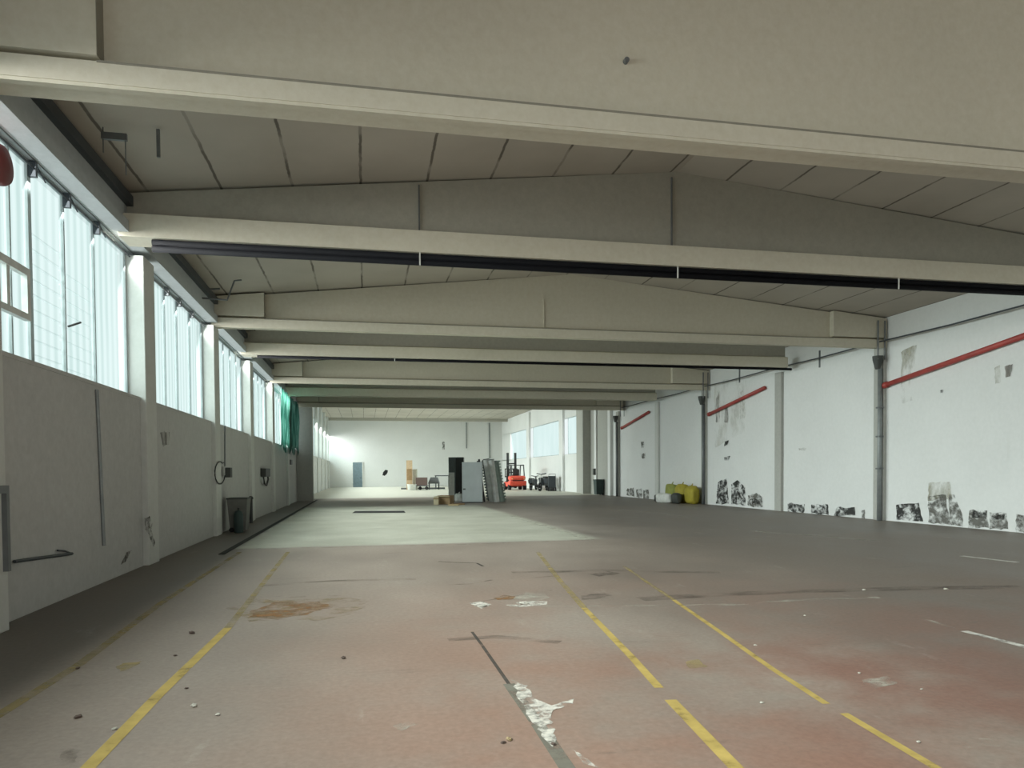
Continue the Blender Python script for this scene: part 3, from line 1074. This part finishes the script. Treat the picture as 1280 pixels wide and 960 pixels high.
upright(605.5, 627.2, 'dark notched upright leaning against the right side of the grey cabinet', 2.32, -1, -7, M['black'])
upright(611, 626.0, 'second dark notched upright, just right of the first', 2.30, -1, -8, M['cab_dark'])
upright(630.5, 627.0, 'green grey notched upright at the right end of the panel stack', 2.25, 1, -9, M['green_grey'])
for px, py, w, h, lean, mat, lab in ((615.5, 627.3, .34, 2.32, -8, 'silver', 'shiny curved sheet at the left of the leaning metal sheets'),
                                     (621, 627.6, .30, 2.28, -7, 'silver', 'bright galvanised sheet in the middle of the leaning sheets'),
                                     (626, 627.4, .30, 2.2, -9, 'green_grey', 'green grey sheet at the right of the leaning sheets')):
    pos = put(px, py)
    t = thing('metal_sheet', lab, 'sheet', pos, YAW, 'steel shelving uprights and sheets')
    b2 = MB()
    prof = []
    for i in range(9):
        u = -w / 2 + w * i / 8
        prof.append((u, .05 * math.cos(i / 8 * math.pi * 2)))
    prof += [(u, v + .02) for u, v in prof[::-1]]
    b2.prism(prof, 2, 0, h)
    mt = Matrix.Rotation(math.radians(lean), 4, 'Y')
    for v in b2.bm.verts:
        v.co = mt @ v.co
    b2.build('sheet', M[mat], t)
    MB().box(-w / 2, w / 2, -.06, .07, h - .02, h + .02, mt).build('folded_edge', M['steel_mid'], t)

# boxes and timber at its foot
pos = put(554.5, 630.5)
s = mpp(pos)
t = thing('cardboard_box', 'open brown cardboard box on the floor left of the grey cabinet', 'box', pos, -.5)
b2 = MB()
wb, hb = .33, .44
b2.box(-wb, wb, 0, .02, 0, hb); b2.box(-wb, wb, .56, .58, 0, hb)
b2.box(-wb, -wb + .02, .02, .56, 0, hb); b2.box(wb - .02, wb, .02, .56, 0, hb); b2.box(-wb, wb, 0, .58, 0, .02)
b2.build('body', M['card'], t)
MB().box(-wb - .16, -wb, .02, .56, hb - .06, hb - .04).build('flap', M['card_light'], t)
MB().box(-wb, wb, -.12, 0, hb - .05, hb - .03).build('flap', M['card_light'], t)
pos = put(545.0, 631)
t = thing('cardboard_box', 'small pale box beside the open brown box', 'box', pos, -.2)
MB().box(-.12, .12, 0, .3, 0, .4, bevel=.01).build('body', M['card_light'], t)
MB().box(-.125, .125, -.003, .303, .27, .33).build('tape', M['card'], t)
for i, (px, py, L, rz, lab, mt) in enumerate(((573, 631.0, .62, .1, 'dark timber offcut lying in front of the grey cabinet', 'brown_mid'),
                                              (567, 632.0, .5, -.35, 'pale timber offcut beside the cardboard box', 'wood'))):
    pos = put(px, py)
    tag(MB().box(-L / 2, L / 2, -.06, .06, 0, .07, bevel=.008).build('timber_offcut', M[mt], loc=pos, rot=(0, 0, rz)), lab, 'timber', 'timber offcuts')
sack('plastic_bag', 'small crumpled white bag between the locker and the grey cabinet', M['white_bag'], put(573.5, 627.5), .2, .2, .24, 0, True, 'bag', None)

# --- work gear farther left, in the far hall
YG = 64.0
base = put(520, 612.5)
sG = mpp(base)


def gx(px):
    return at(px, 605, 1, base[1]).x


t = thing('board', 'tan upright board standing behind the brown crate', 'board', (gx(512.5), base[1] + .8, 0), YAW)
MB().box(-.28, .28, 0, .05, 0, 2.75).build('panel', M['tan'], t)
MB().box(-.22, .22, -.03, 0, .9, 1.95).build('inset', M['brown_mid'], t)
t = thing('storage_bin', 'beige upright box right of the tan board', 'box', (gx(519.5), base[1] + 1.0, 0), YAW)
MB().box(-.2, .2, 0, .4, 0, 1.85, bevel=.02).build('body', M['beige'], t)
MB().box(-.22, .22, -.02, .42, 1.85, 1.92, bevel=.01).build('lid', M['beige'], t)
t = thing('crate_trolley', 'brown crate on a low wheeled trolley in the far hall', 'trolley', (gx(526.5), base[1], 0), YAW)
MB().box(-.5, .5, 0, .8, .42, 1.15, bevel=.02).build('crate', M['brown'], t)
MB().box(-.75, .6, -.05, .85, .32, .42).build('deck', M['steel_mid'], t)
for x in (-.65, -.1, .5):
    MB().tube([(x, -.02, .16), (x, .06, .16)], .16, 14).build('wheel', M['rubber'], t)
t = thing('plastic_tub', 'white tub standing by the wheels of the brown crate trolley', 'tub', (gx(514.5), base[1] - .3, 0))
MB().lathe([(.3, 0), (.36, .02), (.42, .5), (.45, .52), (.42, .54), (.38, .5)], 16).build('body', M['white_bag'], t, smooth=True)
MB().lathe([(.36, .50), (.3, .56), (.02, .58)], 14).build('contents', M['brown_mid'], t)
t = thing('machine_hood', 'dark grey sloped box standing right of the brown crate', 'machine', (gx(543.5), base[1] + 1.1, 0), YAW)
MB().prism([(-.55, .55), (.55, .55), (.35, 1.15), (-.3, 1.15)], 1, 0, .6).build('hood', M['steel_mid'], t)
for sx in (-.45, .45):
    MB().box(sx - .04, sx + .04, .1, .18, 0, .55).build('leg', M['steel_dark'], t)
    MB().box(sx - .04, sx + .04, .42, .5, 0, .55).build('leg', M['steel_dark'], t)
t = thing('work_table', 'thin metal work table left of the steel lockers', 'table', (gx(556), base[1] + 1.8, 0), YAW)
MB().box(-.75, .6, 0, .7, 1.25, 1.33).build('tabletop', M['steel_dark'], t)
for sx, sy in ((-.7, .03), (.55, .03), (-.7, .64), (.55, .64)):
    MB().box(sx - .03, sx + .03, sy - .03, sy + .03, 0, 1.25).build('leg', M['steel_mid'], t)
MB().box(-.5, .1, .1, .6, .35, .40).build('shelf', M['white_bag'], t)
o = MB().box(gx(503), gx(560), base[1] + 2.6, base[1] + 2.68, .0, .16).build('steel_beam', M['steel_mid'])
tag(o, 'long dark steel bar lying on the floor behind the brown crate trolley', 'beam')

# --- forklift seen from behind
pos = put(648, 612.5)
sF = mpp(pos)
t = thing('forklift', 'red forklift with a dark raised mast in the far hall', 'forklift', (pos[0], pos[1], 0), .06)
b2 = MB()
b2.box(-.78, .78, 0, .75, .38, .82, bevel=.1)
b2.build('counterweight', M['red_truck'], t, smooth=False)
hd_ = MB().box(-.72, .72, .02, 1.0, .84, 1.26, bevel=.16).build('hood', M['red_truck'], t)
MB().box(-.76, .76, .75, 2.2, .3, .7, bevel=.04).build('chassis', M['red_truck'], t)
MB().box(-.5, .5, -.01, .02, .8, .86).build('grille', M['black'], hd_)
b2 = MB()
b2.box(-.3, .3, .75, 1.25, 1.24, 1.36, bevel=.03)
b2.box(-.3, .3, .7, .82, 1.3, 1.85, bevel=.03)
b2.build('seat', M['black'], t)
g4 = MB()
for sx in (-.62, .62):
    g4.tube([(sx, .25, 1.2), (sx, .45, 2.2)], .05, 8)
    g4.tube([(sx, 1.75, .7), (sx, 1.5, 2.2)], .05, 8)
    g4.tube([(sx, .45, 2.2), (sx, 1.5, 2.2)], .05, 8)
for i in range(6):
    y = .45 + i * .21
    g4.tube([(-.62, y, 2.2), (.62, y, 2.2)], .03, 6)
g4.build('overhead_guard', M['black'], t)
m5 = MB()
for sx in (-.36, .36):
    m5.box(sx - .09, sx + .09, 2.2, 2.42, .12, 3.35)
for z in (.6, 1.5, 2.3):
    m5.box(-.36, .36, 2.24, 2.38, z, z + .12)
lb = MB()
for i in range(7):
    lb.box(-.6 + i * .19, -.53 + i * .19, 2.42, 2.47, 1.15, 1.9)
lb.box(-.6, .61, 2.42, 2.47, 1.84, 1.92)
lb.box(-.6, .61, 2.42, 2.47, 1.12, 1.22)
lb.build('load_backrest', M['black'], t)
mast_ = m5.build('mast', M['black'], t)
MB().tube([(0, 2.3, .2), (0, 2.3, 2.2)], .06, 8).build('lift_cylinder', M['steel_mid'], mast_)
fc_ = MB().box(-.6, .6, 2.42, 2.48, .2, .75).build('fork_carriage', M['black'], t)
for sx in (-.35, .35):
    MB().box(sx - .06, sx + .06, 2.48, 3.5, .12, .17).build('fork', M['steel_mid'], fc_)
for sx in (-.7, .7):
    for y, r in ((.42, .24), (1.9, .32)):
        MB().tube([(sx - .12, y, r), (sx + .12, y, r)], r, 16).build('wheel', M['rubber'], t)
for sx in (-.55, .55):
    MB().tube([(sx, -.02, 1.0), (sx, .03, 1.0)], .06, 10).build('tail_lamp', M['light_orange'], t)
MB().tube([(0, 1.75, 1.0), (0, 1.5, 1.5)], .03, 8).build('steering_column', M['black'], t)

# --- dark wheeled machines by the far white column
def putx(px, x):
    return (x, at(px, 605, 0, x).y, 0)


def scooter(px, py, lab, sc_, rz):
    pos = putx(px, py)
    t = thing('motor_scooter', lab, 'scooter', (pos[0], pos[1], 0), rz, 'dark wheeled machines by the far windows')
    k = sc_
    for x in (-.62 * k, .62 * k):
        b2 = MB()
        n = 18
        pts = [(x + .22 * k * math.cos(2 * math.pi * i / n), 0, .27 * k + .22 * k * math.sin(2 * math.pi * i / n)) for i in range(n + 1)]
        b2.tube(pts, .065 * k, 8)
        b2.tube([(x, -.05, .27 * k), (x, .05, .27 * k)], .09 * k, 10)
        b2.build('wheel', M['rubber'], t)
    MB().prism([(-.75 * k, .55 * k), (-.15 * k, .35 * k), (.3 * k, .35 * k), (.5 * k, .8 * k), (.42 * k, .85 * k), (.2 * k, .48 * k), (-.1 * k, .5 * k), (-.2 * k, .8 * k), (-.85 * k, .82 * k)], 1, -.16 * k, .16 * k).build('body', M['steel_dark'], t)
    MB().box(-.8 * k, -.15 * k, -.14 * k, .14 * k, .82 * k, .93 * k, bevel=.03).build('seat', M['black'], t)
    MB().tube([(.62 * k, 0, .3 * k), (.42 * k, 0, 1.08 * k)], .045 * k, 8).build('fork', M['steel_mid'], t)
    MB().tube([(.36 * k, -.33 * k, 1.12 * k), (.42 * k, 0, 1.06 * k), (.36 * k, .33 * k, 1.12 * k)], .03 * k, 8).build('handlebar', M['black'], t)
    MB().lathe([(.03, 0), (.09 * k, .02), (.1 * k, .1 * k), (.02, .12 * k)], 12, Matrix.Translation((.52 * k, 0, .95 * k)) @ Matrix.Rotation(math.pi / 2, 4, 'Y')).build('headlamp', M['white_bag'], t)
    return t


scooter(667, 14.6, 'smaller dark scooter parked right behind the forklift', .95 * 1.18, 1.0)
scooter(679.5, 14.7, 'larger dark scooter parked before the white wall under the far window', 1.3, -2.2)
pos = putx(690, 15.1)
t = thing('generator', 'dark boxy machine on small wheels beside the white column', 'machine', pos, -.2)
MB().box(-.3, .3, -.3, .35, .3, 1.25, bevel=.03).build('housing', M['steel_dark'], t)
MB().tube([(-.28, -.2, 1.25), (-.28, -.2, 1.4), (.28, -.2, 1.4), (.28, -.2, 1.25)], .025, 8).build('handle', M['steel_mid'], t)
for sx in (-.3, .3):
    MB().tube([(sx - .05, 0, .17), (sx + .05, 0, .17)], .17, 14).build('wheel', M['rubber'], t)
MB().box(-.25, .25, .28, .34, 0, .3).build('stand', M['steel_mid'], t)

# ------------------------------------------------------------------ markings on the floor
def line(pts, w, mat, label=None, z=.0022, name='line_marking'):
    P = [fl(a, c) for a, c in pts]
    Lp, Rp = [], []
    for i, p in enumerate(P):
        d_ = (P[min(i + 1, len(P) - 1)] - P[max(i - 1, 0)]).normalized()
        n_ = Vector((-d_.y, d_.x, 0))
        Lp.append(p + n_ * w / 2)
        Rp.append(p - n_ * w / 2)
    b2 = MB()
    for i in range(len(P) - 1):
        b2.sheet([(*Lp[i].xy, z), (*Rp[i].xy, z), (*Rp[i + 1].xy, z), (*Lp[i + 1].xy, z)])
    bmesh.ops.remove_doubles(b2.bm, verts=b2.bm.verts[:], dist=1e-5)
    o = b2.build(name, M[mat], floor)
    if label:
        o['label'] = label
    return o


line([(60, 1005), (110, 960), (200, 867), (285, 785)], .085, 'yellow', 'worn yellow line, left, near')
line([(285, 785), (322, 738), (360, 690)], .08, 'yellow_faint', 'faded end of the left yellow line')
line([(-40, 917), (0, 893), (100, 830), (200, 755), (300, 690)], .09, 'yellow_faint', 'faded yellow line beside the left aisle')
line([(950, 992), (920, 960), (838, 875)], .085, 'yellow', 'bright near part of the middle yellow line')
line([(824, 860), (790, 822), (730, 760)], .07, 'yellow', 'worn part of the middle yellow line')
line([(730, 760), (700, 726), (672, 690)], .08, 'yellow_faint', 'faded far end of the middle yellow line')
line([(1210, 990), (1170, 960), (1055, 892)], .06, 'yellow', 'near part of the right yellow line')
line([(1033, 880), (965, 836), (900, 790), (842, 750)], .055, 'yellow', 'right yellow line')
line([(842, 750), (812, 730), (780, 708)], .06, 'yellow_faint', 'faded far end of the right yellow line')
line([(1320, 819), (1280, 808), (1205, 789)], .09, 'white_line', 'white line at the right edge')
line([(1205, 789), (1150, 772)], .07, 'white_faint')
line([(1272, 703), (1202, 695)], .13, 'white_line', 'short white line by the right wall')
line([(870, 648), (812, 640), (765, 637)], .22, 'white_faint')
line([(640, 645), (690, 660), (738, 675)], .22, 'white_faint')
line([(320, 686), (430, 684), (560, 681), (740, 675)], .10, 'white_faint', 'pale edge of the new concrete')
line([(640, 758), (740, 757.5), (850, 757), (905, 755)], .05, 'white_faint')
line([(590, 790), (602, 806), (636, 855)], .03, 'joint', 'dark open joint in the floor', name='floor_joint')
line([(636, 855), (672, 905), (712, 965), (740, 1005)], .09, 'grey_fill', name='floor_joint')
line([(555, 762), (600, 752), (690, 738)], .03, 'dark_smear', name='floor_crack')
line([(548, 702), (565, 703), (596, 704), (604, 708)], .05, 'joint', 'dark bent mark on the floor', name='floor_crack')
line([(560, 731), (590, 730), (615, 725)], .06, 'dark_smear', name='floor_crack')
line([(640, 724), (670, 722), (694, 720)], .06, 'dark_smear', name='floor_crack')


def spill(pts, mat, label=None, name='stain', jit=.07, z=.003):
    P = [fl(a, c) for a, c in pts]
    Q = []
    for i, p in enumerate(P):
        q = P[(i + 1) % len(P)]
        L = (q - p).length
        for s_ in range(6):
            v = p.lerp(q, s_ / 6)
            Q.append((v.x + random.uniform(-jit, jit) * L, v.y + random.uniform(-jit, jit) * L, z))
    o = MB().sheet(Q).build(name, M[mat], floor)
    if label:
        o['label'] = label


spill([(285, 760), (330, 746), (430, 745), (465, 752), (440, 768), (400, 776), (310, 777)], 'rust_pale', None, z=.0026)
spill([(312, 764), (350, 752), (400, 752), (415, 759), (385, 768), (345, 775), (315, 772)], 'rust', 'brown rusty stain across the left yellow line', z=.0034)
spill([(306, 748), (350, 744), (352, 752), (310, 757)], 'rust_pale', None, z=.0030)
spill([(640, 850), (658, 858), (668, 874), (690, 882), (718, 873), (716, 880), (692, 888), (688, 900), (696, 925), (690, 935), (672, 908), (652, 880)], 'plaster_spill', 'spilled white plaster beside the floor joint', jit=.05)
spill([(716, 938), (730, 945), (748, 960), (728, 955)], 'plaster_spill', jit=.05)
spill([(586, 754), (604, 752), (614, 756), (602, 761), (594, 758)], 'plaster_spill', 'white plaster flake stain', jit=.05)
spill([(632, 757), (650, 752), (684, 752), (684, 756), (650, 759)], 'plaster_spill', jit=.05)
spill([(640, 748), (655, 741), (680, 742), (690, 750), (660, 752)], 'white_faint', jit=.06, z=.0025)
spill([(617, 748), (630, 744), (645, 746), (640, 750), (622, 750)], 'rust', jit=.04, z=.0036)
spill([(726, 745), (752, 741), (766, 744), (745, 749), (728, 750)], 'dark_smear', jit=.06)
spill([(736, 718), (760, 714), (775, 717), (750, 721)], 'dark_smear', jit=.06)
line([(800, 749), (900, 743), (1010, 739), (1160, 735), (1280, 734)], .28, 'film', name='floor_streak', z=.0016)
line([(640, 716), (760, 713), (900, 716)], .22, 'film', name='floor_streak', z=.0017)
line([(330, 732), (420, 726), (520, 724)], .16, 'film', name='floor_streak', z=.0016)
line([(560, 800), (620, 796), (700, 803)], .14, 'film', name='floor_streak', z=.0016)
line([(900, 757), (1000, 750), (1100, 747)], .12, 'white_faint', name='floor_streak', z=.0019)
line([(940, 664), (1000, 668), (1090, 676)], .3, 'white_faint', name='floor_streak', z=.0019)
spill([(145, 834), (155, 829), (172, 828), (180, 826), (165, 835), (152, 840)], 'yellow_faint', 'yellow paint splash by the left yellow line', jit=.05)
spill([(855, 828), (872, 824), (884, 834), (862, 836)], 'yellow_faint', jit=.05)
spill([(1075, 850), (1110, 845), (1125, 855), (1090, 864)], 'white_faint', jit=.06)
spill([(1195, 928), (1240, 922), (1250, 934), (1205, 938)], 'white_faint', jit=.06)
spill([(490, 908), (512, 902), (522, 906), (500, 914)], 'white_faint', jit=.06)
spill([(75, 945), (85, 935), (98, 938), (92, 956), (78, 960)], 'dark_smear', jit=.06)

# ------------------------------------------------------------------ loose rubble on the floor
protos = []
for v in range(3):
    b2 = MB()
    bmesh.ops.create_icosphere(b2.bm, subdivisions=2, radius=1)
    rnd = random.Random(20 + v)
    for vt in b2.bm.verts:
        f = 1 + rnd.uniform(-.28, .28)
        vt.co = Vector((vt.co.x * f, vt.co.y * f * .7, (vt.co.z * f + .8) * .45))
        vt.co.z = max(0, vt.co.z)
    me = bpy.data.meshes.new('rubble_piece')
    b2.bm.to_mesh(me)
    b2.bm.free()
    protos.append(me)


def rubble(px, py, size, mat, label, group='loose rubble on the floor'):
    p = fl(px, py)
    me = protos[random.randrange(3)].copy()
    me.materials.append(M[mat])
    o = bpy.data.objects.new('rubble_piece', me)
    C.objects.link(o)
    o.location = (p.x, p.y, .001)
    o.scale = (size * .62, size * .62, size * (.5 if size < .1 else .22))
    o.rotation_euler = (0, 0, random.uniform(0, 3))
    tag(o, label, 'rubble', group)


for r in ((429, 823, .045, 'rubble_dark', 'dark lump alone on the floor in the middle left'),
          (242, 883, .045, 'rubble', 'flat white piece right of the left yellow line'),
          (272, 894, .032, 'rubble', 'small white piece right of the flat white piece'),
          (233, 861, .026, 'rubble_dark', 'small dark piece just right of the left yellow line'),
          (143, 912, .03, 'rubble', 'pale piece touching the left side of the left yellow line'),
          (98, 897, .045, 'rubble_dark', 'dark red brown lump in the near left'),
          (97, 836, .035, 'rubble_dark', 'dark flat piece beside the faded aisle line'),
          (240, 792, .06, 'rubble_dark', 'grey brown flat piece left of the left yellow line, farther up'),
          (219, 820, .03, 'rubble_dark', 'small dark crumb left of the left yellow line'),
          (636, 925, .04, 'rubble_tan', 'tan broken piece left of the spilled plaster'),
          (629, 929, .028, 'rubble_dark', 'dark crumb against the tan broken piece'),
          (691, 931, .03, 'rubble_dark', 'dark crumb at the lower end of the spilled plaster'),
          (602, 758, .11, 'rubble', 'white plaster flake farther up the middle of the floor'),
          (655, 755, .13, 'rubble', 'white plaster flake right of the other flake, near the pale patch'),
          (944, 807, .026, 'rubble', 'white crumb between the right yellow line and the wall, upper'),
          (952, 879, .026, 'rubble', 'white crumb just left of the right yellow line'),
          (1074, 842, .026, 'rubble', 'white crumb right of the right yellow line'),
          (1148, 928, .024, 'rubble', 'white crumb at the lower right, near the end of the line'),
          (1182, 737, .05, 'rubble', 'white crumb far to the right on the dark floor'),
          (1152, 862, .02, 'rubble', 'tiny white crumb on the dark floor at right'),
          (1080, 738, .05, 'rubble', 'white crumb on the dark floor left of the far right crumb'),
          (1006, 770, .03, 'rubble', 'pale crumb on the dark floor above the right yellow line')):
    rubble(*r)

# ------------------------------------------------------------------ light
w = bpy.data.worlds.new('overcast_sky')
w.use_nodes = True
bg = w.node_tree.nodes['Background']
bg.inputs[0].default_value = (.90, .99, .985, 1)
bg.inputs[1].default_value = .95
sc.world = w


def area(name, loc, rot, sx, sy, power, spread, col):
    d = bpy.data.lights.new(name, 'AREA')
    d.shape = 'RECTANGLE'
    d.size, d.size_y = sx, sy
    d.energy = power
    d.spread = math.radians(spread)
    d.color = col
    o = bpy.data.objects.new(name, d)
    C.objects.link(o)
    o.location = loc
    o.rotation_euler = rot
    return o


PW = 900
for k in range(-4, 13):
    y = ky(k) + S / 2
    if k == 5:
        continue
    zc = 4.3 if y < YH else 4.6
    # daylight falling in through the strip windows
    area('daylight', (XW - .35, y, zc + .1), (0, math.radians(-90 + 25), 0), 2.4, 5.3, PW if y < YH else PW * 1.2, 100, (.98, 1, .97))
for y, L in ((54.7, 2.7), (63.5, 9.5), (75, 7.8)):
    area('daylight', (XR + .5, y, 4.5), (0, math.radians(90 - 12), 0), 2.7, L, 110 * L, 110, (.98, 1, .97))
area('daylight', (6.5, YN - .6, 2.5), (math.radians(90), 0, 0), 10.6, 4.4, 350, 150, (1, .99, .95))  # added fill light at the unseen rear gate

sc.view_settings.view_transform = 'Standard'
sc.view_settings.look = 'None'
sc.view_settings.exposure = 0
sc.view_settings.gamma = 1
sc.view_settings.use_curve_mapping = False
sc.cycles.use_denoising = True
sc.cycles.max_bounces = 8
sc.cycles.diffuse_bounces = 6
sc.cycles.transparent_max_bounces = 16
sc.cycles.sample_clamp_indirect = 6
